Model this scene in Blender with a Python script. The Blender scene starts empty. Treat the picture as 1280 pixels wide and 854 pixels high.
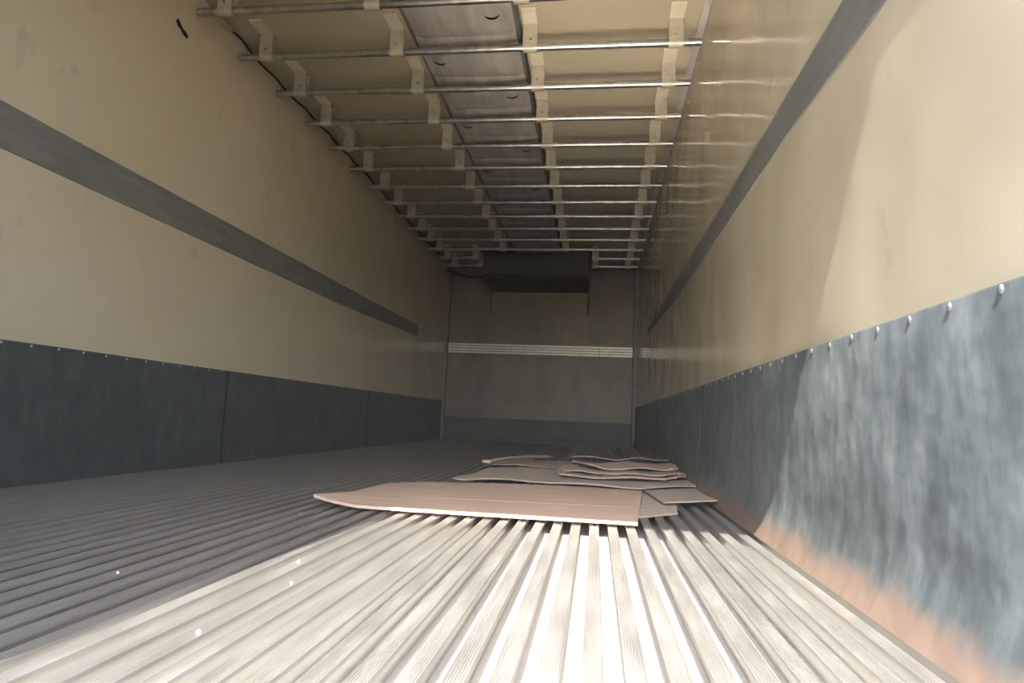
import bpy, math, random
from mathutils import Matrix, Vector, noise

random.seed(7)
S = bpy.context.scene
COL = S.collection

# ------------------------------------------------------------------ camera, light, exposure
cam_data = bpy.data.cameras.new('camera')
cam = bpy.data.objects.new('camera', cam_data)
COL.objects.link(cam)
yaw, pitch, roll = 0.13297, 0.11901, 0.04232
fw = Vector((-math.sin(yaw) * math.cos(pitch), math.cos(yaw) * math.cos(pitch), math.sin(pitch)))
r0 = Vector((math.cos(yaw), math.sin(yaw), 0))
u0 = r0.cross(fw)
right = r0 * math.cos(roll) + u0 * math.sin(roll)
up = -r0 * math.sin(roll) + u0 * math.cos(roll)
M = Matrix.Identity(4)
for i in range(3):
    M[i][0], M[i][1], M[i][2] = right[i], up[i], -fw[i]
M[0][3], M[1][3], M[2][3] = 0.7424, 0.0, 0.3047
cam.matrix_world = M
cam_data.sensor_width = 36
cam_data.lens = 36 * 801.96 / 1280
cam_data.clip_start = 0.01
S.camera = cam

SUN_DIR = Vector((0.055, 1.0, -1.25)).normalized()
world = bpy.data.worlds.new('world')
S.world = world
world.use_nodes = True
wn = world.node_tree.nodes
sky = wn.new('ShaderNodeTexSky')
sky.sky_type = 'NISHITA'
sky.sun_disc = False
sky.sun_elevation = math.atan(1.25)
sky.sun_rotation = math.pi
sky.dust_density = 1.6
world.node_tree.links.new(sky.outputs[0], wn['Background'].inputs[0])
wn['Background'].inputs[1].default_value = 0.33
sun_d = bpy.data.lights.new('sun', 'SUN')
sun_d.energy = 4.6
sun_d.color = (1.0, 0.95, 0.87)
sun_d.angle = 0.006
sun = bpy.data.objects.new('sun', sun_d)
sun.rotation_euler = SUN_DIR.to_track_quat('-Z', 'Y').to_euler()
sun.location = (0, -6, 8)
COL.objects.link(sun)

S.view_settings.view_transform = 'Standard'
S.view_settings.look = 'None'
S.view_settings.gamma = 1
S.view_settings.use_curve_mapping = False
S.view_settings.exposure = 1.95
S.cycles.diffuse_bounces = 8
S.cycles.max_bounces = 12
S.cycles.blur_glossy = 0.0

# ------------------------------------------------------------------ materials
def material(name):
    m = bpy.data.materials.new(name)
    m.use_nodes = True
    return m, m.node_tree.nodes, m.node_tree.links, m.node_tree.nodes['Principled BSDF']

def nd(nodes, kind, **kw):
    n = nodes.new(kind)
    for k, v in kw.items():
        if k in n.inputs:
            n.inputs[k].default_value = v
        else:
            setattr(n, k, v)
    return n

def ramp(nodes, stops):
    r = nodes.new('ShaderNodeValToRGB')
    e = r.color_ramp.elements
    while len(e) < len(stops):
        e.new(0.5)
    for el, (p, c) in zip(e, stops):
        el.position = p
        el.color = c if len(c) == 4 else (*c, 1)
    return r

def coords(nodes, links, scale):
    g = nodes.new('ShaderNodeNewGeometry')
    mp = nodes.new('ShaderNodeMapping')
    mp.inputs['Scale'].default_value = scale
    links.new(g.outputs['Position'], mp.inputs['Vector'])
    return mp.outputs[0]

def mottled(name, stops, scale=(1, 1, 1), nscale=4, detail=6, rough=0.5, metal=0.0, bump=0.0,
            bscale=(1, 1, 1), bn=30, bdetail=3, spec=0.5, rvar=None):
    m, N, L, b = material(name)
    t = nd(N, 'ShaderNodeTexNoise', Scale=nscale, Detail=detail, Roughness=0.6)
    L.new(coords(N, L, scale), t.inputs['Vector'])
    r = ramp(N, stops)
    L.new(t.outputs['Fac'], r.inputs[0])
    L.new(r.outputs[0], b.inputs['Base Color'])
    b.inputs['Roughness'].default_value = rough
    b.inputs['Metallic'].default_value = metal
    b.inputs['Specular IOR Level'].default_value = spec
    if rvar:
        mr = nd(N, 'ShaderNodeMapRange')
        mr.inputs[1].default_value, mr.inputs[2].default_value = 0.3, 0.7
        mr.inputs[3].default_value, mr.inputs[4].default_value = rvar
        L.new(t.outputs['Fac'], mr.inputs[0])
        L.new(mr.outputs[0], b.inputs['Roughness'])
    if bump:
        t2 = nd(N, 'ShaderNodeTexNoise', Scale=bn, Detail=bdetail)
        L.new(coords(N, L, bscale), t2.inputs['Vector'])
        bp = nd(N, 'ShaderNodeBump', Strength=1.0, Distance=bump)
        L.new(t2.outputs['Fac'], bp.inputs['Height'])
        L.new(bp.outputs[0], b.inputs['Normal'])
    return m

def cream_panel(name, rough, wave, spots=True, k=1.0):
    """Glossy cream fibreglass sheet: faint yellowing, small scuffs, a wavy surface."""
    m, N, L, b = material(name)
    t = nd(N, 'ShaderNodeTexNoise', Scale=1.3, Detail=5, Roughness=0.6)
    L.new(coords(N, L, (1, 1, 1)), t.inputs['Vector'])
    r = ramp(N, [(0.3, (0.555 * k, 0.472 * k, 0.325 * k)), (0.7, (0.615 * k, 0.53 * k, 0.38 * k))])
    L.new(t.outputs['Fac'], r.inputs[0])
    t2 = nd(N, 'ShaderNodeTexNoise', Scale=9, Detail=3, Roughness=0.55)
    L.new(coords(N, L, (1, 1, 0.7)), t2.inputs['Vector'])
    r2 = ramp(N, [(0.65, (0, 0, 0)), (0.74, (1, 1, 1))])
    L.new(t2.outputs['Fac'], r2.inputs[0])
    mul = nd(N, 'ShaderNodeMath', operation='MULTIPLY')
    mul.inputs[1].default_value = 0.26 if spots else 0.0
    L.new(r2.outputs[0], mul.inputs[0])
    mix = nd(N, 'ShaderNodeMix', data_type='RGBA')
    L.new(mul.outputs[0], mix.inputs['Factor'])
    L.new(r.outputs[0], mix.inputs[6])
    mix.inputs[7].default_value = (0.30, 0.25, 0.18, 1)
    L.new(mix.outputs[2], b.inputs['Base Color'])
    b.inputs['Roughness'].default_value = rough
    t3 = nd(N, 'ShaderNodeTexNoise', Scale=2.6, Detail=1.0)
    L.new(coords(N, L, (1, 1, 1)), t3.inputs['Vector'])
    bp = nd(N, 'ShaderNodeBump', Strength=1.0, Distance=wave)
    L.new(t3.outputs['Fac'], bp.inputs['Height'])
    L.new(bp.outputs[0], b.inputs['Normal'])
    return m

def kick_material(name, dirt):
    """Dark blue-grey rubbed plate with vertical drag marks; optional brown dust line at the floor."""
    m, N, L, b = material(name)
    a = nd(N, 'ShaderNodeTexNoise', Scale=3.0, Detail=9, Roughness=0.72)
    L.new(coords(N, L, (1, 1, 1.3)), a.inputs['Vector'])
    s = nd(N, 'ShaderNodeTexNoise', Scale=9, Detail=5, Roughness=0.7)
    L.new(coords(N, L, (1, 1.8, 0.6)), s.inputs['Vector'])
    add = nd(N, 'ShaderNodeMath', operation='ADD')
    L.new(a.outputs['Fac'], add.inputs[0])
    L.new(s.outputs['Fac'], add.inputs[1])
    half = nd(N, 'ShaderNodeMath', operation='MULTIPLY')
    half.inputs[1].default_value = 0.5
    L.new(add.outputs[0], half.inputs[0])
    r = ramp(N, [(0.34, (0.062, 0.075, 0.077)), (0.49, (0.125, 0.146, 0.149)), (0.68, (0.25, 0.275, 0.275))] if dirt else
             [(0.32, (0.040, 0.047, 0.048)), (0.50, (0.066, 0.076, 0.076)), (0.68, (0.105, 0.118, 0.116))])
    L.new(half.outputs[0], r.inputs[0])
    col = r.outputs[0]
    if dirt:
        g = N.new('ShaderNodeNewGeometry')
        sep = N.new('ShaderNodeSeparateXYZ')
        L.new(g.outputs['Position'], sep.inputs[0])
        d = nd(N, 'ShaderNodeTexNoise', Scale=6, Detail=5, Roughness=0.65)
        L.new(coords(N, L, (1, 1, 1)), d.inputs['Vector'])
        ma = nd(N, 'ShaderNodeMath', operation='MULTIPLY_ADD')
        ma.inputs[1].default_value = -0.13
        L.new(d.outputs['Fac'], ma.inputs[0])
        L.new(sep.outputs['Z'], ma.inputs[2])
        mr = nd(N, 'ShaderNodeMapRange')
        mr.inputs[1].default_value, mr.inputs[2].default_value = -0.035, 0.012
        mr.inputs[3].default_value, mr.inputs[4].default_value = 1.0, 0.0
        L.new(ma.outputs[0], mr.inputs[0])
        mx = nd(N, 'ShaderNodeMix', data_type='RGBA')
        L.new(mr.outputs[0], mx.inputs['Factor'])
        L.new(col, mx.inputs[6])
        mx.inputs[7].default_value = (0.25, 0.175, 0.135, 1)
        col = mx.outputs[2]
    L.new(col, b.inputs['Base Color'])
    b.inputs['Roughness'].default_value = 0.48
    t2 = nd(N, 'ShaderNodeTexNoise', Scale=5, Detail=3)
    L.new(coords(N, L, (1, 1, 1)), t2.inputs['Vector'])
    bp = nd(N, 'ShaderNodeBump', Strength=1.0, Distance=0.012)
    L.new(t2.outputs['Fac'], bp.inputs['Height'])
    L.new(bp.outputs[0], b.inputs['Normal'])
    return m

MAT = {
    'wall': cream_panel('cream_wall', 0.11, 0.015, k=1.04),
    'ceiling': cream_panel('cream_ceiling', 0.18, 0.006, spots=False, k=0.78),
    'back': mottled('shaded_cream', [(0.3, (0.125, 0.095, 0.06)), (0.7, (0.195, 0.155, 0.105))], (1, 1, 0.6), 2.5, 6, 0.5),  # cream darkened to put the far end's lack of light into the colour
    'kick_l': kick_material('kick_plate', False),
    'kick_r': kick_material('kick_plate_dusty', True),
    'kick_b': mottled('kick_rubber', [(0.3, (0.04, 0.038, 0.034)), (0.7, (0.065, 0.062, 0.056))], (1, 1, 1), 6, 5, 0.6),
    'band': mottled('grey_strip', [(0.3, (0.16, 0.155, 0.135)), (0.7, (0.235, 0.225, 0.20))], (1, 1, 5), 4, 7, 0.5),
    'rib': mottled('ribbed_aluminium', [(0.3, (0.50, 0.485, 0.46)), (0.7, (0.63, 0.61, 0.58))], (6, 0.9, 1), 5, 7, 0.42, 0.78,
                   rvar=(0.34, 0.48)),
    'gutter': mottled('gutter_aluminium', [(0.3, (0.70, 0.68, 0.64)), (0.7, (0.80, 0.78, 0.74))], (5, 0.8, 1), 5, 6, 0.38, 0.50),
    'steel': mottled('galvanised_steel', [(0.3, (0.30, 0.285, 0.25)), (0.7, (0.52, 0.50, 0.455))], (1, 1, 1), 22, 5, 0.30, 0.9),
    'clamp': mottled('painted_clamp', [(0.3, (0.38, 0.335, 0.25)), (0.7, (0.50, 0.445, 0.34))], (1, 1, 1), 14, 5, 0.42, 0.2),
    'pad': mottled('cream_pad', [(0.3, (0.55, 0.48, 0.34)), (0.7, (0.63, 0.56, 0.42))], (1, 1, 1), 14, 4, 0.3),
    'bolt': mottled('bolt_steel', [(0.3, (0.25, 0.23, 0.2)), (0.7, (0.4, 0.37, 0.33))], (1, 1, 1), 40, 2, 0.45, 0.8),
    'screw': mottled('screw_steel', [(0.3, (0.55, 0.55, 0.53)), (0.7, (0.72, 0.72, 0.70))], (1, 1, 1), 60, 2, 0.3, 0.6),
    'fabric': mottled('duct_fabric', [(0.3, (0.27, 0.24, 0.205)), (0.7, (0.43, 0.385, 0.335))], (6, 1.2, 1), 2.2, 6, 0.6, 0, 0.006, (8, 1.5, 1), 2, 3),
    'hem': mottled('duct_hem', [(0.3, (0.09, 0.085, 0.075)), (0.7, (0.13, 0.12, 0.105))], (1, 1, 1), 10, 3, 0.7),
    'flap': mottled('duct_flap', [(0.3, (0.2, 0.18, 0.16)), (0.7, (0.28, 0.255, 0.23))], (1, 1, 1), 10, 3, 0.7),
    'dark': mottled('dark_casing', [(0.3, (0.035, 0.033, 0.028)), (0.7, (0.058, 0.054, 0.046))], (1, 1, 1), 5, 4, 0.6),
    'black': mottled('black_rubber', [(0.3, (0.012, 0.012, 0.011)), (0.7, (0.022, 0.021, 0.02))], (1, 1, 1), 20, 3, 0.6),
    'rail': mottled('rail_aluminium', [(0.3, (0.46, 0.42, 0.325)), (0.7, (0.66, 0.615, 0.50))], (3, 1, 6), 6, 6, 0.4, 0.3),
    'trim': mottled('trim_plastic', [(0.3, (0.40, 0.37, 0.32)), (0.7, (0.50, 0.465, 0.41))], (1, 1, 1), 6, 3, 0.4),
    'post': mottled('corner_post', [(0.3, (0.10, 0.095, 0.08)), (0.7, (0.16, 0.15, 0.125))], (1, 1, 1), 6, 3, 0.5),
    'card': mottled('cardboard', [(0.3, (0.50, 0.365, 0.275)), (0.7, (0.62, 0.465, 0.365))], (1, 5, 1), 4, 7, 0.85, 0, 0.0006, (30, 3, 1), 6, 3),
    'card_grey': mottled('dusty_cardboard', [(0.3, (0.40, 0.325, 0.255)), (0.7, (0.52, 0.43, 0.345))], (1, 5, 1), 5, 7, 0.88, 0, 0.0006, (30, 3, 1), 6, 3),
    'crumb': mottled('white_foam', [(0.3, (0.78, 0.76, 0.72)), (0.7, (0.88, 0.87, 0.84))], (1, 1, 1), 50, 2, 0.7),
    'ground': mottled('yard_ground', [(0.3, (0.12, 0.112, 0.10)), (0.7, (0.18, 0.168, 0.15))], (1, 1, 1), 3, 8, 0.9),
    'door': mottled('door_panel', [(0.3, (0.60, 0.55, 0.46)), (0.7, (0.68, 0.63, 0.54))], (1, 1, 1), 2, 4, 0.35),
}

# ------------------------------------------------------------------ mesh helpers
class MB:
    def __init__(self):
        self.v, self.f = [], []

    def add(self, verts, faces):
        o = len(self.v)
        self.v += [tuple(p) for p in verts]
        self.f += [tuple(i + o for i in q) for q in faces]
        return self

    def box(self, x0, x1, y0, y1, z0, z1):
        return self.add([(x, y, z) for x in (x0, x1) for y in (y0, y1) for z in (z0, z1)],
                        [(0, 1, 3, 2), (4, 6, 7, 5), (0, 4, 5, 1), (2, 3, 7, 6), (0, 2, 6, 4), (1, 5, 7, 3)])

    def prism(self, prof, a0, a1, axis='y', open_ends=False):
        """prof: closed 2-D outline. axis y: (x,z); axis x: (y,z)."""
        n = len(prof)
        def P(p, a):
            return (p[0], a, p[1]) if axis == 'y' else (a, p[0], p[1])
        vs = [P(p, a0) for p in prof] + [P(p, a1) for p in prof]
        fs = [(i, (i + 1) % n, n + (i + 1) % n, n + i) for i in range(n)]
        if not open_ends:
            fs += [tuple(range(n - 1, -1, -1)), tuple(range(n, 2 * n))]
        return self.add(vs, fs)

    def tube(self, pts, r, n=10, rad=None):
        pts = [Vector(p) for p in pts]
        rings = []
        for i, p in enumerate(pts):
            t = (pts[min(i + 1, len(pts) - 1)] - pts[max(i - 1, 0)]).normalized()
            a = Vector((0, 0, 1)) if abs(t.z) < 0.9 else Vector((1, 0, 0))
            u = t.cross(a).normalized()
            w = t.cross(u)
            rr = rad[i] if rad else r
            rings.append([p + u * rr * math.cos(2 * math.pi * k / n) + w * rr * math.sin(2 * math.pi * k / n) for k in range(n)])
        vs = [v for rg in rings for v in rg]
        fs = []
        for i in range(len(pts) - 1):
            for k in range(n):
                fs.append((i * n + k, i * n + (k + 1) % n, (i + 1) * n + (k + 1) % n, (i + 1) * n + k))
        fs.append(tuple(range(n - 1, -1, -1)))
        fs.append(tuple((len(pts) - 1) * n + k for k in range(n)))
        return self.add(vs, fs)

    def mesh(self, name, mat, smooth=False):
        me = bpy.data.meshes.new(name)
        me.from_pydata(self.v, [], self.f)
        me.update()
        import bmesh
        bm = bmesh.new()
        bm.from_mesh(me)
        bmesh.ops.recalc_face_normals(bm, faces=bm.faces)
        bm.to_mesh(me)
        bm.free()
        if smooth:
            me.polygons.foreach_set('use_smooth', [True] * len(me.polygons))
            me.set_sharp_from_angle(angle=math.radians(38))
        me.materials.append(MAT[mat])
        return me

    def build(self, name, mat, parent=None, smooth=False):
        return link(name, self.mesh(name, mat, smooth), parent)

def link(name, data, parent=None, loc=None):
    o = bpy.data.objects.new(name, data)
    COL.objects.link(o)
    if parent is not None:
        o.parent = parent
    if loc:
        o.location = loc
    return o

def tag(o, label=None, cat=None, group=None, kind=None):
    if label:
        o['label'] = label
    if cat:
        o['category'] = cat
    if group:
        o['group'] = group
    if kind:
        o['kind'] = kind
    return o

def structure(o, label, cat):
    return tag(o, label, cat, kind='structure')

# ------------------------------------------------------------------ dimensions
W = 1.24          # half inner width
Y0, Y1 = 0.122, 8.21   # open rear end, bulkhead
H = 2.31          # ceiling
BAR_Z, BAR_Y, BAR_D = 2.19, 2.6663, 0.391

# ------------------------------------------------------------------ the shell
structure(MB().box(-60, 60, -60, 60, -1.35, -1.25).build('ground', 'ground'),
          'dusty yard ground outside under the trailer', 'ground')

floor = structure(MB().box(-1.31, 1.31, Y0, Y1 + .06, -0.16, -0.035).build('floor', 'gutter'),
                  'ribbed aluminium cargo floor running the length of the trailer', 'floor')
# one T-shaped rib with eight fine grooves in its tread
hw, gd, ft, wb, dp = 0.0138, 0.0020, 0.0050, 0.0035, 0.0352
prof = []
ng = 7
for k in range(ng):
    a = -hw + 2 * hw * k / ng
    s = 2 * hw / ng
    prof += [(a + s * 0.06, 0.0), (a + s * 0.52, 0.0), (a + s * 0.60, -gd), (a + s * 0.92, -gd)]
prof = [(-hw, -ft)] + prof + [(hw - 0.0006, 0.0), (hw, -ft), (wb, -ft - 0.002), (wb, -dp), (-wb, -dp), (-wb, -ft - 0.002)]
rib_mesh = MB().prism(prof, Y0, Y1, 'y').mesh('rib', 'rib')
for k in range(-36, 11):
    link('rib', rib_mesh, floor, (0.6945 + 0.0531 * k, 0, 0))

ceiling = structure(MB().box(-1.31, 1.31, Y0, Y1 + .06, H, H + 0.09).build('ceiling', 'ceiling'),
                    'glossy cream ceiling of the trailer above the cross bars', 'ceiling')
wall_l = structure(MB().box(-1.31, -W, Y0, Y1 + .06, -0.16, H).build('wall_left', 'wall'),
                   'cream side wall on the left with grey strip and dark kick plates', 'wall')
wall_r = structure(MB().box(W, 1.31, Y0, Y1 + .06, -0.16, H).build('wall_right', 'wall'),
                   'cream side wall on the right, partly sunlit', 'wall')
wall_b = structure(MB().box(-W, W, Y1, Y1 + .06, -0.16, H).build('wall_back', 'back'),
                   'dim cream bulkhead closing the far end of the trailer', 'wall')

# closed left leaf of the rear doors (its edge and the roof edge shade the floor)
door = structure(MB().box(-1.31, 0.03, Y0 - 0.065, Y0 - 0.001, -0.16, H + 0.09).build('door_1', 'door'),
                 'closed left leaf of the rear double doors behind the viewer', 'door')
MB().box(0.012, 0.03, Y0 - 0.085, Y0 - 0.065, -0.1, H + .05).build('door_seal', 'black', door)

# grey rub strips on the side walls
def strip(parent, side, up_pts, lo_pts, y0, y1, bevel=0.004):
    def ev(pts, y):
        if y <= pts[0][0]:
            return pts[0][1]
        for (a, b), (c, d) in zip(pts, pts[1:]):
            if y <= c:
                t = (y - a) / (c - a)
                t = t * t * (3 - 2 * t)
                return b + (d - b) * t
        return pts[-1][1]
    n = 60
    mb = MB()
    vs = []
    for i in range(n + 1):
        y = y0 + (y1 - y0) * i / n
        u_, l_ = ev(up_pts, y), ev(lo_pts, y)
        x = side * W
        vs += [(x + side * .001, y, u_), (x - side * bevel, y, u_ - .003), (x - side * bevel, y, l_ + .003), (x + side * .001, y, l_)]
    fs = []
    for i in range(n):
        for k in range(3):
            fs.append((i * 4 + k, i * 4 + k + 1, i * 4 + k + 5, i * 4 + k + 4))
    fs += [(0, 1, 2, 3), (n * 4, n * 4 + 1, n * 4 + 2, n * 4 + 3)]
    return mb.add(vs, fs).build('rub_strip', 'band', parent)
strip(wall_l, -1, [(0, 1.283), (5, 1.283), (6.85, 1.289)], [(0, 1.124), (4.4, 1.125), (6.85, 1.160)], Y0, 6.85)
strip(wall_r, 1, [(0, 1.209), (1.33, 1.211), (2.7, 1.213), (3.65, 1.228), (6.3, 1.25)],
      [(0, 1.060), (1.14, 1.074), (1.8, 1.096), (3.24, 1.097), (4.06, 1.111), (6.3, 1.172)], Y0, 6.3)

# dark kick plates with a coved foot, screwed along the top edge
screw_mb = MB()
ring = [(0.0062 * math.cos(a), 0.0068 * math.sin(a)) for a in [2 * math.pi * k / 8 for k in range(8)]]
vs = [(0, p[0], p[1]) for p in ring] + [(-0.0017, p[0] * .6, p[1] * .6) for p in ring]
fs = [(k, (k + 1) % 8, 8 + (k + 1) % 8, 8 + k) for k in range(8)] + [tuple(range(8, 16)), tuple(range(7, -1, -1))]
screw_mesh = screw_mb.add(vs, fs).mesh('screw', 'screw', True)

def kick(parent, side, seams, top, mat, phase):
    for a, b in zip(seams, seams[1:]):
        a += 0.003
        b -= 0.003
        inner = [(0.0050, top), (0.0065, top - 0.004), (0.0065, 0.15)]
        for k in range(1, 7):
            t = k / 6
            inner.append((0.0065 + (0.032 if side > 0 else 0.012) * t * t, 0.15 - 0.148 * t))
        n = max(2, int((b - a) / 0.12))
        vs, fs = [], []
        m = len(inner)
        for i in range(n + 1):
            y = a + (b - a) * i / n
            for j, (d, z) in enumerate(inner):
                w = 0.0018 * noise.noise((y * 1.7, z * 3, side * 5)) if 0 < j < m - 1 else 0
                zz = z + (0.004 * noise.noise((y * 1.1, side * 9, 0)) if j < 2 else 0)
                vs.append((side * (W - d - max(w, -0.004)), y, zz))
            vs.append((side * (W + 0.001), y, 0.0))
            vs.append((side * (W + 0.001), y, top))
        m2 = m + 2
        for i in range(n):
            for j in range(m2):
                fs.append((i * m2 + j, i * m2 + (j + 1) % m2, (i + 1) * m2 + (j + 1) % m2, (i + 1) * m2 + j))
        fs += [tuple(range(m2)), tuple(n * m2 + j for j in range(m2))]
        plate = MB().add(vs, fs).build('kick_plate', mat, parent, True)
        if a > Y0 + 0.1:
            sm = [(d + 0.0012, z) for d, z in inner]
            vs = [(side * (W - d), yy, z) for yy in (a - 0.009, a + 0.006) for d, z in sm] + [(side * (W + 0.001), yy, z) for yy in (a - 0.009, a + 0.006) for z in (0.0, top)]
            q = len(sm)
            fs = [(k, k + 1, q + k + 1, q + k) for k in range(q - 1)]
            fs += [tuple(range(q)) + (2 * q, 2 * q + 1), tuple(range(q, 2 * q)) + (2 * q + 2, 2 * q + 3), (0, q, 2 * q + 3, 2 * q + 1)]
            MB().add(vs, fs).build('seam_strip', 'black', plate)
        y = phase
        while y < b - 0.02:
            if y > a + 0.02:
                s = link('screw', screw_mesh, plate, (side * (W - 0.0066), y, top - 0.0085 + 0.004 * noise.noise((y * 9, side, 3))))
                s.rotation_euler.z = 0 if side > 0 else math.pi
                if side < 0:
                    s.scale = (1, 0.72, 0.72)
            y += 0.117
kick(wall_l, -1, [Y0, 1.05, 3.243, 5.435, 7.63, Y1 - .045], 0.495, 'kick_l', 0.14)
kick(wall_r, 1, [Y0, 3.076, 5.27, 7.46, Y1 - .045], 0.496, 'kick_r', 0.144)

# far end: kick board, corner posts
MB().box(-1.20, 1.20, Y1 - 0.012, Y1 + 0.001, 0.0, 0.296).build('kick_board', 'kick_b', wall_b)
for n_, (x0, x1, lab) in enumerate([(-W, -W + .045, 'dark corner post at the far left of the bulkhead'),
                                    (W - .05, W, 'dark corner post at the far right of the bulkhead')]):
    pm = MB().prism([(x0, Y1 - .045), (x1 - .01, Y1 - .045), (x1, Y1 - .035), (x1, Y1 + .001), (x0, Y1 + .001)] if n_ == 0 else
                    [(x0 + .01, Y1 - .045), (x1, Y1 - .045), (x1, Y1 + .001), (x0, Y1 + .001), (x0, Y1 - .035)], 0, 0.01)
    # extrude that footprint vertically
    foot = [(v[0], v[2]) for v in pm.v[:5]]
    mb = MB()
    mb.add([(x, y, 0.0) for x, y in foot] + [(x, y, H) for x, y in foot],
           [(i, (i + 1) % 5, 5 + (i + 1) % 5, 5 + i) for i in range(5)] + [(4, 3, 2, 1, 0), (5, 6, 7, 8, 9)])
    structure(mb.build('trim_%d' % (n_ + 1), 'post'), lab, 'trim')

# pale plastic strip in the right ceiling corner, a little wavy where it has come loose
n = 70
vs, fs = [], []
for i in range(n + 1):
    y = Y0 + (Y1 - Y0 - 0.05) * i / n
    s = 0.006 * math.sin(y * 3.1) + 0.004 * math.sin(y * 7.3 + 1)
    vs += [(1.206 + s, y, H - 0.002), (1.209 + s, y, H - 0.006), (1.237, y, H - 0.026 - s), (1.239, y, H - 0.022 - s)]
for i in range(n):
    for k in range(4):
        fs.append((i * 4 + k, i * 4 + (k + 1) % 4, (i + 1) * 4 + (k + 1) % 4, (i + 1) * 4 + k))
fs += [(0, 1, 2, 3), (n * 4, n * 4 + 1, n * 4 + 2, n * 4 + 3)]
structure(MB().add(vs, fs).build('trim_3', 'trim'), 'pale plastic strip along the right ceiling corner', 'trim')

# ------------------------------------------------------------------ ceiling cross bars in clamps
BR = 0.0185
def clamp_mesh():
    """U-shaped strap hugging the bar, its two arms going up to the ceiling."""
    ro, ri, top = BR + 0.0075, BR + 0.0005, H - BAR_Z
    outer = [(-ro, top)] + [(-ro * math.cos(a), -ro * math.sin(a)) for a in [math.pi * k / 10 for k in range(11)]] + [(ro, top)]
    inner = [(ri, top)] + [(ri * math.cos(a), -ri * math.sin(a)) for a in [math.pi * k / 10 for k in range(11)]] + [(-ri, top)]
    return MB().prism(outer + inner, -0.036, 0.036, 'x', open_ends=False)
# the concave outline is built as quads so that its ends are filled cleanly
def clamp_build():
    ro, ri, top = BR + 0.0075, BR + 0.0004, H - BAR_Z - 0.0005
    path = [(-1, None)] + [(None, math.pi * k / 10) for k in range(11)] + [(1, None)]
    o, i_ = [], []
    for s, a in path:
        if a is None:
            o.append((s * ro, top)); i_.append((s * ri, top))
        else:
            o.append((-ro * math.cos(a), -ro * math.sin(a))); i_.append((-ri * math.cos(a), -ri * math.sin(a)))
    m = len(o)
    mb = MB()
    vs = []
    for x in (-0.036, 0.036):
        vs += [(x, p[0], p[1]) for p in o] + [(x, p[0], p[1]) for p in i_]
    fs = []
    for k in range(m - 1):
        fs.append((k, k + 1, 2 * m + k + 1, 2 * m + k))
        fs.append((m + k, m + k + 1, 3 * m + k + 1, 3 * m + k))
        fs.append((k, k + 1, m + k + 1, m + k))
        fs.append((2 * m + k, 2 * m + k + 1, 3 * m + k + 1, 3 * m + k))
    for k in (0, m - 1):
        fs.append((k, m + k, 3 * m + k, 2 * m + k))
    return mb.add(vs, fs).mesh('clamp', 'clamp', True)
clamp_me = clamp_build()
hexa = [(0.007 * math.cos(math.pi * k / 3), 0.007 * math.sin(math.pi * k / 3)) for k in range(6)]
bolt_me = MB().add([(x, 0, z) for x, z in hexa] + [(x * .9, -0.005, z * .9) for x, z in hexa],
                   [(k, (k + 1) % 6, 6 + (k + 1) % 6, 6 + k) for k in range(6)] + [tuple(range(6, 12)), (5, 4, 3, 2, 1, 0)]).mesh('bolt', 'bolt')

pad_me = MB().prism([(-0.148, -0.0005), (-0.145, -0.0065), (-BR - 0.0076, -0.0065), (-BR - 0.0076, -0.0005)], -0.036, 0.036, 'x').mesh('mounting_pad', 'pad')

def bar_tube(x0, x1, seed):
    pts, rad = [], []
    n = max(4, int((x1 - x0) / 0.12))
    for k in range(n + 1):
        x = x0 + (x1 - x0) * k / n
        pts.append((x, 0, 0.0015 * noise.noise((x * 2, seed * 3.1, 0))))
        rad.append(BR)
    return MB().tube(pts, BR, 14, rad)

def cross_bar(y, x0, x1, cols, label, seed, group='steel cross bars under the ceiling'):
    root = link('cross_bar', None, None, ((x0 + x1) / 2, y, BAR_Z))
    tag(root, label, 'bar', group)
    cx = (x0 + x1) / 2
    bar_tube(x0 - cx, x1 - cx, seed).build('tube', 'steel', root, True)
    for c in cols:
        k = link('clamp', clamp_me, root, (c - cx + random.uniform(-.004, .004), 0, 0))
        link('mounting_pad', pad_me, k, (0, 0, H - BAR_Z))
        link('bolt', bolt_me, k, (random.uniform(-.006, .006), -(BR + 0.0075), 0.032))
    return root

ORD = ['first', 'second', 'third', 'fourth', 'fifth', 'sixth', 'seventh', 'eighth', 'ninth', 'tenth', 'eleventh', 'twelfth']
for i in range(12):
    lab = ('galvanised steel cross bar at the top of the picture, nearest the open end' if i == 0 else
           'galvanised steel ceiling cross bar, %s from the open end' % ORD[i])
    if i == 11:
        lab = 'last full-width steel ceiling cross bar, just before the cooling unit'
    cross_bar(BAR_Y + BAR_D * i, -1.212, 1.214, (-1.062, -0.335, 0.364, 1.093), lab, i)
for i, w in ((12, 'front'), (13, 'rear')):
    y = BAR_Y + BAR_D * i
    cross_bar(y, 0.66, 1.205, (0.695, 1.093), 'short steel ceiling bar right of the cooling unit, %s one of two' % w, 20 + i)
    cross_bar(y, -1.205, -0.69, (-1.062, -0.72), 'short steel ceiling bar left of the cooling unit, %s one of two' % w, 30 + i)

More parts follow.
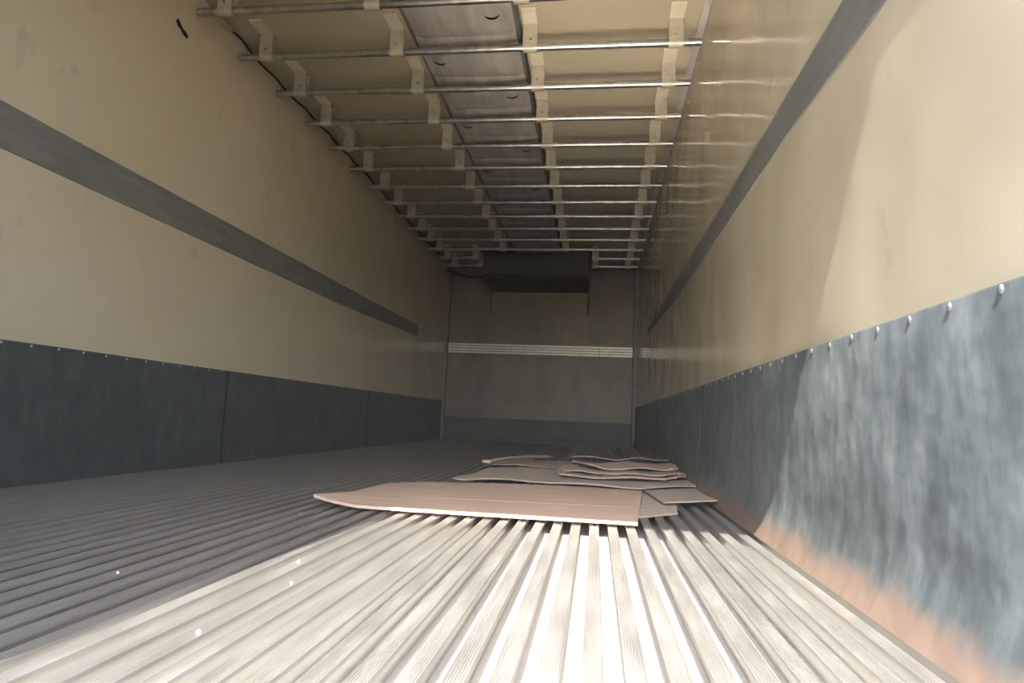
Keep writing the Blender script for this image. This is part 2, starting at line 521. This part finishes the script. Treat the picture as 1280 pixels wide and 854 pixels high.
# ------------------------------------------------------------------ fabric air duct along the ceiling
duct = tag(link('air_duct', None, None, (0.02, 4.0, H)), 'grey fabric air duct hanging along the middle of the ceiling', 'duct')
DX = 0.02
def duct_z(x, y):
    t = ((y - BAR_Y) / BAR_D) % 1.0
    e = (abs(x - DX) / 0.274)
    return 2.264 - 0.028 * math.sin(math.pi * t) ** 0.7 * (1 - e ** 4) + 0.014 * e ** 6 + 0.003 * noise.noise((x * 5, y * 2.5, 2))
fab = MB()
NB = 44
for b_ in range(-5, 12):
    ya, yb = BAR_Y + BAR_D * b_, BAR_Y + BAR_D * (b_ + 1)
    hx = DX + (0.175 if b_ % 2 == 0 else -0.185)
    hy = ya + 0.195
    # polar grid from a round hole out to the bay's rectangle
    angs = []
    for (cx_, cy_) in ((DX + .274, ya), (DX + .274, yb), (DX - .274, yb), (DX - .274, ya)):
        angs.append(math.atan2(cy_ - hy, cx_ - hx) % (2 * math.pi))
    al = sorted(set(angs + [2 * math.pi * k / NB for k in range(NB)]))
    rings = []
    fr = [0, 0.05, 0.15, 0.3, 0.5, 0.75, 1.0]
    for f_ in fr:
        rg = []
        for a in al:
            dx, dy = math.cos(a), math.sin(a)
            tx = ((DX + .274 - hx) / dx) if dx > 1e-9 else ((DX - .274 - hx) / dx if dx < -1e-9 else 1e9)
            ty = ((yb - hy) / dy) if dy > 1e-9 else ((ya - hy) / dy if dy < -1e-9 else 1e9)
            R_ = min(tx, ty)
            rr = 0.034 + (R_ - 0.034) * f_
            x, y = hx + dx * rr, hy + dy * rr
            rg.append((x - DX, y - 4.0, duct_z(x, y) - H))
        rings.append(rg)
    na = len(al)
    fs = []
    for i in range(len(fr) - 1):
        for k in range(na):
            fs.append((i * na + k, i * na + (k + 1) % na, (i + 1) * na + (k + 1) % na, (i + 1) * na + k))
    fab.add([v for rg in rings for v in rg], fs)
    # round fabric flap hanging back over the near part of the hole, leaving a dark crescent
    n_ = 20
    fc = [(0.036 * math.cos(2 * math.pi * k / n_), 0.036 * math.sin(2 * math.pi * k / n_) - 0.013) for k in range(n_)]
    fz = [duct_z(hx + p[0], hy + p[1]) - H + 0.0012 + 0.10 * max(0, p[1] + 0.02) for p in fc]
    MB().add([(hx - DX + p[0], hy - 4.0 + p[1], z) for p, z in zip(fc, fz)] + [(hx - DX + p[0], hy - 4.0 + p[1], z + .0015) for p, z in zip(fc, fz)],
             [tuple(range(n_)), tuple(range(2 * n_ - 1, n_ - 1, -1))] + [(k, (k + 1) % n_, n_ + (k + 1) % n_, n_ + k) for k in range(n_)]
             ).build('flap', 'fabric', duct)
xa, xb, yA, yB = -0.276, 0.276, BAR_Y - 5 * BAR_D - 4.0, BAR_Y + 12 * BAR_D - 4.0
MB().box(xa, xb, yA, yB, -0.0035, -0.0005).build('shade_sheet', 'black', duct)  # black sheet added above the holes to pass for unlit duct interior
MB().box(xa, xb, yA - 0.003, yA, -0.052, -0.0005).build('end_cap', 'hem', duct)  # unseen near cap added to keep daylight out of the duct
MB().box(xa, xb, yB, yB + 0.003, -0.052, -0.0005).build('end_cap', 'hem', duct)
fab.build('fabric', 'fabric', duct, True)
for s in (-1, 1):
    n = 160
    vs, fs = [], []
    for i in range(n + 1):
        y = BAR_Y - 5 * BAR_D + (17 * BAR_D) * i / n
        x = DX + s * 0.274
        z = duct_z(x, y)
        vs += [(x - s * .014 - DX, y - 4, z - .0025 - H), (x + s * .012 - DX, y - 4, z - .002 - H), (x + s * .022 - DX, y - 4, -0.0005), (x + s * .012 - DX, y - 4, -0.0005)]
    for i in range(n):
        for k in range(4):
            fs.append((i * 4 + k, i * 4 + (k + 1) % 4, (i + 1) * 4 + (k + 1) % 4, (i + 1) * 4 + k))
    fs += [(0, 1, 2, 3), (n * 4, n * 4 + 1, n * 4 + 2, n * 4 + 3)]
    MB().add(vs, fs).build('hem', 'hem', duct, True)

# ------------------------------------------------------------------ cable in the left ceiling corner
def cable_path(y):
    t = ((y - BAR_Y) / BAR_D) % 1.0
    return (-1.226 + 0.004 * math.sin(y * 5), y, H - 0.012 - 0.016 * math.sin(math.pi * t) - 0.004 * math.sin(y * 2.3))
cable = tag(link('corner_cable', None, None, (-1.226, 2.9, H - .02)), 'thin black cable strung along the left ceiling corner', 'cable')
off = Vector((-1.226, 2.9, H - .02))
pts = [Vector(cable_path(2.95 + 4.8 * k / 140)) - off for k in range(141)]
MB().tube(pts, 0.0055, 8).build('wire', 'black', cable, True)
p = pts[0]
MB().tube([p + Vector((-.004, -.10, .004)), p + Vector((-.004, -.085, .004)), p + Vector((0, -.03, 0)), p + Vector((0, .012, 0))], 0.012, 10,
          [0.007, 0.013, 0.014, 0.008]).build('connector', 'clamp', cable, True)

# torn black scrap stuck to the left wall
MB_ = MB()
sc = [(2.555, 2.078), (2.570, 2.060), (2.590, 2.058), (2.612, 2.044), (2.640, 2.040), (2.648, 2.052), (2.628, 2.066), (2.604, 2.066), (2.582, 2.084), (2.566, 2.092)]
ns = len(sc)
MB_.add([(-W + .0005, y, z) for y, z in sc] + [(-W + .003, y, z + 0.001) for y, z in sc],
        [tuple(range(ns)), tuple(range(2 * ns - 1, ns - 1, -1))] + [(k, (k + 1) % ns, ns + (k + 1) % ns, ns + k) for k in range(ns)])
tag(MB_.build('tape_scrap', 'black'), 'small torn black scrap stuck high on the left wall', 'scrap')

# ------------------------------------------------------------------ cooling unit on the bulkhead
unit = tag(link('cooling_unit', None, None, (0, 7.8, 1.95)), 'dark evaporator housing mounted high on the far wall', 'cooling unit')
def ub(x0, x1, y0, y1, z0, z1):
    return MB().box(x0, x1, y0 - 7.8, y1 - 7.8, z0 - 1.95, z1 - 1.95)
case = MB().prism([(7.40 - 7.8, H - 1.9505), (7.40 - 7.8, 0.06), (7.46 - 7.8, 0.012), (Y1 - 7.801, 0.012), (Y1 - 7.801, H - 1.9505)], -0.62, 0.605, 'x')
case.build('casing', 'dark', unit)
ub(-0.60, 0.59, 7.388, 7.40, 1.985, 2.00).build('front_lip', 'black', unit)
ub(-0.60, 0.59, Y1 - .03, Y1 - .001, 1.945, 1.962).build('rear_lip', 'black', unit)
ub(-0.64, -0.62, 7.42, Y1 - .001, 1.95, H - .001).build('side_panel', 'dark', unit)
ub(0.605, 0.622, 7.42, Y1 - .001, 1.95, H - .001).build('side_panel', 'dark', unit)
for x in (-0.66, 0.615):
    q = Vector((x, Y1 - 0.018 - 7.8, 0))
    MB().tube([q + Vector((0, 0, 0.02)), q + Vector((0.004, 0, -.12)), q + Vector((-.002, 0, -.22)), q + Vector((0, 0, -.30))], 0.014, 8).build('drain_hose', 'post', unit, True)
hose = [Vector((-1.2, 7.9, 2.16)), Vector((-1.05, 7.92, 2.11)), Vector((-0.9, 7.95, 2.085)), Vector((-0.75, 7.97, 2.09)), Vector((-0.645, 7.98, 2.12))]
tag(MB().tube(hose, 0.013, 8).build('hose', 'black', None, True), 'dark hose sagging between left wall and cooling unit', 'hose')

# ------------------------------------------------------------------ slotted load rail across the bulkhead
rail = tag(link('load_rail', None, None, (0, Y1, 1.19)), 'pale slotted aluminium load rail across the far wall', 'rail')
for x0, x1 in ((-1.193, 0.772), (0.778, 1.187)):
    seg = MB().box(x0, x1, -0.010, -0.0005, -0.066, 0.064).build('shaded_backing', 'post', rail)  # dark tone puts the shade inside the slots into the colour
    for k in range(4):
        z = -0.060 + 0.0335 * k
        MB().box(x0, x1, -0.020, -0.0101, z, z + 0.0235).build('rail_bar', 'rail', seg)

# ------------------------------------------------------------------ flattened cardboard on the floor
def poly(pts, u):
    L = [0]
    for a, b in zip(pts, pts[1:]):
        L.append(L[-1] + math.dist(a, b))
    d = u * L[-1]
    for i in range(len(pts) - 1):
        if d <= L[i + 1] + 1e-9:
            t = (d - L[i]) / (L[i + 1] - L[i])
            return [pts[i][k] + (pts[i + 1][k] - pts[i][k]) * t for k in range(2)]
    return list(pts[-1])

def sheet(label, front, back, z0, th=0.005, mat='card', lift=None, rag=0.004, seed=0, nu=48, nv=20, crease=None, wob=0.002):
    ox, oy = front[0]
    vsamp = [k / nv for k in range(nv + 1)]
    if crease:
        vsamp = sorted(set(vsamp + [crease - .004, crease, crease + .004]))
    top, low = [], []
    for j, v in enumerate(vsamp):
        for i in range(nu + 1):
            u = i / nu
            a, b = poly(front, u), poly(back, u)
            x, y = a[0] + (b[0] - a[0]) * v, a[1] + (b[1] - a[1]) * v
            edge = max(1 - min(u, 1 - u) / .03, 1 - min(v, 1 - v) / .03, 0)
            x += edge * rag * noise.noise((u * 23, v * 23, seed))
            y += edge * rag * 1.6 * noise.noise((u * 23, v * 23, seed + 9))
            z = z0 + wob * noise.noise((x * 4, y * 4, seed + 3)) + (lift(u, v) if lift else 0)
            low.append((x - ox, y - oy, z - th))
            if crease and abs(v - crease) < .002:
                z -= 0.007
            top.append((x - ox, y - oy, z))
    n1, n2 = nu + 1, len(vsamp)
    N = n1 * n2
    vs = top + low
    fs = []
    for j in range(n2 - 1):
        for i in range(nu):
            q = (j * n1 + i, j * n1 + i + 1, (j + 1) * n1 + i + 1, (j + 1) * n1 + i)
            fs.append(q)
            fs.append(tuple(k + N for k in reversed(q)))
    rim = [i for i in range(n1)] + [j * n1 + nu for j in range(1, n2)] + [(n2 - 1) * n1 + i for i in range(nu - 1, -1, -1)] + [j * n1 for j in range(n2 - 2, 0, -1)]
    for a, b in zip(rim, rim[1:] + rim[:1]):
        fs.append((a, b, b + N, a + N))
    o = MB().add(vs, fs).build('cardboard_sheet', mat, None, True)
    o.location = (ox, oy, 0)
    return tag(o, label, 'cardboard', 'flattened cardboard on the floor')

def lf(u0_, v0_, amp, pw=2):       # lift towards a corner
    return lambda u, v: amp * max(0, 1 - abs(u - u0_) * 2.2) ** pw * max(0, 1 - abs(v - v0_) * 1.6) ** pw

sheet('dusty cardboard piece just right of the largest sheet, tucked under it',
      [(0.80, 2.10), (0.90, 2.17), (1.03, 2.30)], [(0.83, 2.98), (0.97, 3.01), (1.11, 3.05)], 0.0068, 0.005, 'card_grey', seed=2, nu=24, wob=0.0006)
sheet('large flat brown cardboard sheet in front with a sunlit front edge',
      [(-0.137, 1.985), (0.02, 1.950), (0.197, 1.944), (0.532, 1.945), (0.873, 1.952)],
      [(-0.10, 2.62), (0.02, 2.73), (0.14, 2.79), (0.55, 2.90), (0.962, 3.013)], 0.0185, 0.009, 'card',
      lift=lambda u, v: 0.020 * max(0, 1 - u * 5) ** 2 * max(0, 1 - v * 2.2), seed=5, nu=64, nv=24, crease=0.33, rag=0.003, wob=0.001)
sheet('grey dusty cardboard corner against the right kick plate',
      [(1.0, 2.49), (1.1, 2.51), (1.208, 2.55)], [(0.955, 3.0), (1.08, 3.08), (1.215, 3.17)], 0.0195, 0.005, 'card_grey',
      lift=lambda u, v: 0.012 * max(0, 1 - v * 2.5) * u, seed=8, nu=20, wob=0.001)
sheet('wide grey-brown cardboard sheet lying behind and over the largest one',
      [(0.152, 2.70), (0.242, 2.86), (0.376, 2.93), (0.597, 2.87), (0.942, 2.86), (1.21, 3.09)],
      [(0.17, 3.55), (0.35, 3.72), (0.6, 3.66), (1.0, 3.62), (1.215, 3.6)], 0.030, 0.006, 'card_grey',
      lift=lambda u, v: 0.018 * max(0, 1 - u * 8) ** 2 * max(0, 1 - v * 2) + 0.006 * math.sin(u * 9) ** 2 * max(0, 1 - v * 3), seed=11, nu=60, wob=0.002)
sheet('lowest torn cardboard layer of the small stack near the right wall',
      [(0.575, 3.14), (0.72, 3.10), (0.9, 3.13), (1.08, 3.2), (1.205, 3.38)], [(0.56, 3.5), (0.8, 3.62), (1.0, 3.75), (1.21, 3.9)], 0.049, 0.006, 'card',
      lift=lambda u, v: 0.004 * math.sin(u * 14 + 1), rag=0.014, seed=14, nu=60, wob=0.003)
sheet('middle torn cardboard layer of the small stack near the right wall',
      [(0.60, 3.20), (0.75, 3.19), (0.92, 3.2), (1.1, 3.28), (1.212, 3.42)], [(0.57, 3.55), (0.8, 3.66), (1.0, 3.8), (1.208, 3.95)], 0.063, 0.006, 'card_grey',
      lift=lambda u, v: 0.004 * math.sin(u * 17), rag=0.016, seed=17, nu=60, wob=0.003)
sheet('top brown cardboard layer of the small stack near the right wall',
      [(0.70, 3.33), (0.8, 3.30), (0.95, 3.33), (1.1, 3.42), (1.18, 3.5)], [(0.62, 3.66), (0.8, 3.75), (1.0, 3.88), (1.20, 4.0)], 0.079, 0.005, 'card',
      lift=lambda u, v: 0.006 * math.sin(u * 11 + 2) + 0.01 * max(0, 1 - u * 5) * (1 - v), rag=0.014, seed=21, nu=60, wob=0.003)
sheet('dark wavy cardboard sheet at the back of the pile beside the right wall',
      [(0.60, 3.80), (0.74, 3.84), (0.88, 3.80), (1.02, 3.95), (1.19, 4.05)], [(0.62, 4.45), (0.8, 4.6), (1.0, 4.65), (1.20, 4.6)], 0.099, 0.005, 'card_grey',
      lift=lambda u, v: (0.006 * math.sin(u * 12) - 0.05 * v), rag=0.016, seed=25, nu=60, wob=0.004)
sheet('brown cardboard piece with a rolled-up edge at the back left of the pile',
      [(0.105, 3.86), (0.25, 3.98), (0.46, 3.86), (0.60, 3.76)], [(0.08, 4.45), (0.25, 4.62), (0.42, 4.62), (0.60, 4.6)], 0.020, 0.005, 'card_grey',
      lift=lambda u, v: 0.006 * max(0, 1 - v * 3), rag=0.01, seed=29, nu=40, wob=0.002)
# a narrow folded strip lying across that piece
strip_m = MB()
vs, fs = [], []
n = 24
for i in range(n + 1):
    t = i / n
    x, y = 0.115 + (0.425 - 0.115) * t, 3.78 + (4.50 - 3.78) * t
    z = 0.046 + 0.012 * math.sin(t * 3.0) + 0.004 * t
    for k in range(8):
        a = 2 * math.pi * k / 8
        vs.append((x + 0.030 * math.cos(a), y, z + 0.010 * math.sin(a) + 0.004 * math.cos(a) * math.sin(6 * t)))
for i in range(n):
    for k in range(8):
        fs.append((i * 8 + k, i * 8 + (k + 1) % 8, (i + 1) * 8 + (k + 1) % 8, (i + 1) * 8 + k))
fs += [tuple(range(8)), tuple(n * 8 + k for k in range(8))]
tag(strip_m.add(vs, fs).build('cardboard_roll', 'card', None, True), 'narrow rolled cardboard strip lying across the back left piece', 'cardboard')

# ------------------------------------------------------------------ crumbs on the floor
CRUMBS = ['tiny white crumb on the sunlit ribs, nearest the camera', 'tiny white crumb on the sunlit ribs, farthest of three in the sun',
          'tiny white crumb on the sunlit ribs, between the two others in the sun', 'tiny white crumb on the shaded ribs at the far left of the floor',
          'tiny white crumb in the shade just left of the largest cardboard sheet']
for k, (x, y) in enumerate([(0.205, 0.846), (0.185, 1.268), (0.24, 1.112), (-0.10, 1.09), (-0.104, 1.831)]):
    mb = MB()
    n = 7
    prof = [(0.003 * (0.7 + 0.5 * random.random()), 2 * math.pi * i / n) for i in range(n)]
    vs = [(r * math.cos(a), r * math.sin(a), 0) for r, a in prof] + [(r * .8 * math.cos(a), r * .8 * math.sin(a), .003) for r, a in prof] + [(0, 0, .0045)]
    fs = [tuple(range(n - 1, -1, -1))] + [(i, (i + 1) % n, n + (i + 1) % n, n + i) for i in range(n)] + [(n + i, n + (i + 1) % n, 2 * n) for i in range(n)]
    xr = 0.6945 + 0.0531 * round((x - 0.6945) / 0.0531)
    o = mb.add(vs, fs).build('foam_crumb', 'crumb')
    o.location = (xr + random.uniform(-.006, .006), y, 0.0)
    tag(o, CRUMBS[k], 'crumb', 'white crumbs on the floor')

# ------------------------------------------------------------------ thin haze volume added for a milky veil over the floor
hm = bpy.data.materials.new('milky_haze')
hm.use_nodes = True
hn = hm.node_tree.nodes
hn.remove(hn['Principled BSDF'])
hv = hn.new('ShaderNodeVolumeScatter')
hv.inputs['Color'].default_value = (1.0, 0.98, 0.95, 1)
hv.inputs['Density'].default_value = 0.005
hm.node_tree.links.new(hv.outputs[0], hn['Material Output'].inputs['Volume'])
MAT['haze'] = hm
tag(MB().box(-W + .05, W - .05, Y0 + 0.02, Y1 - .06, 0.13, 0.43).build('milky_haze', 'haze'),
    'thin haze layer added low over the trailer floor for a milky veil', 'haze', kind='stuff')
S.cycles.volume_bounces = 0
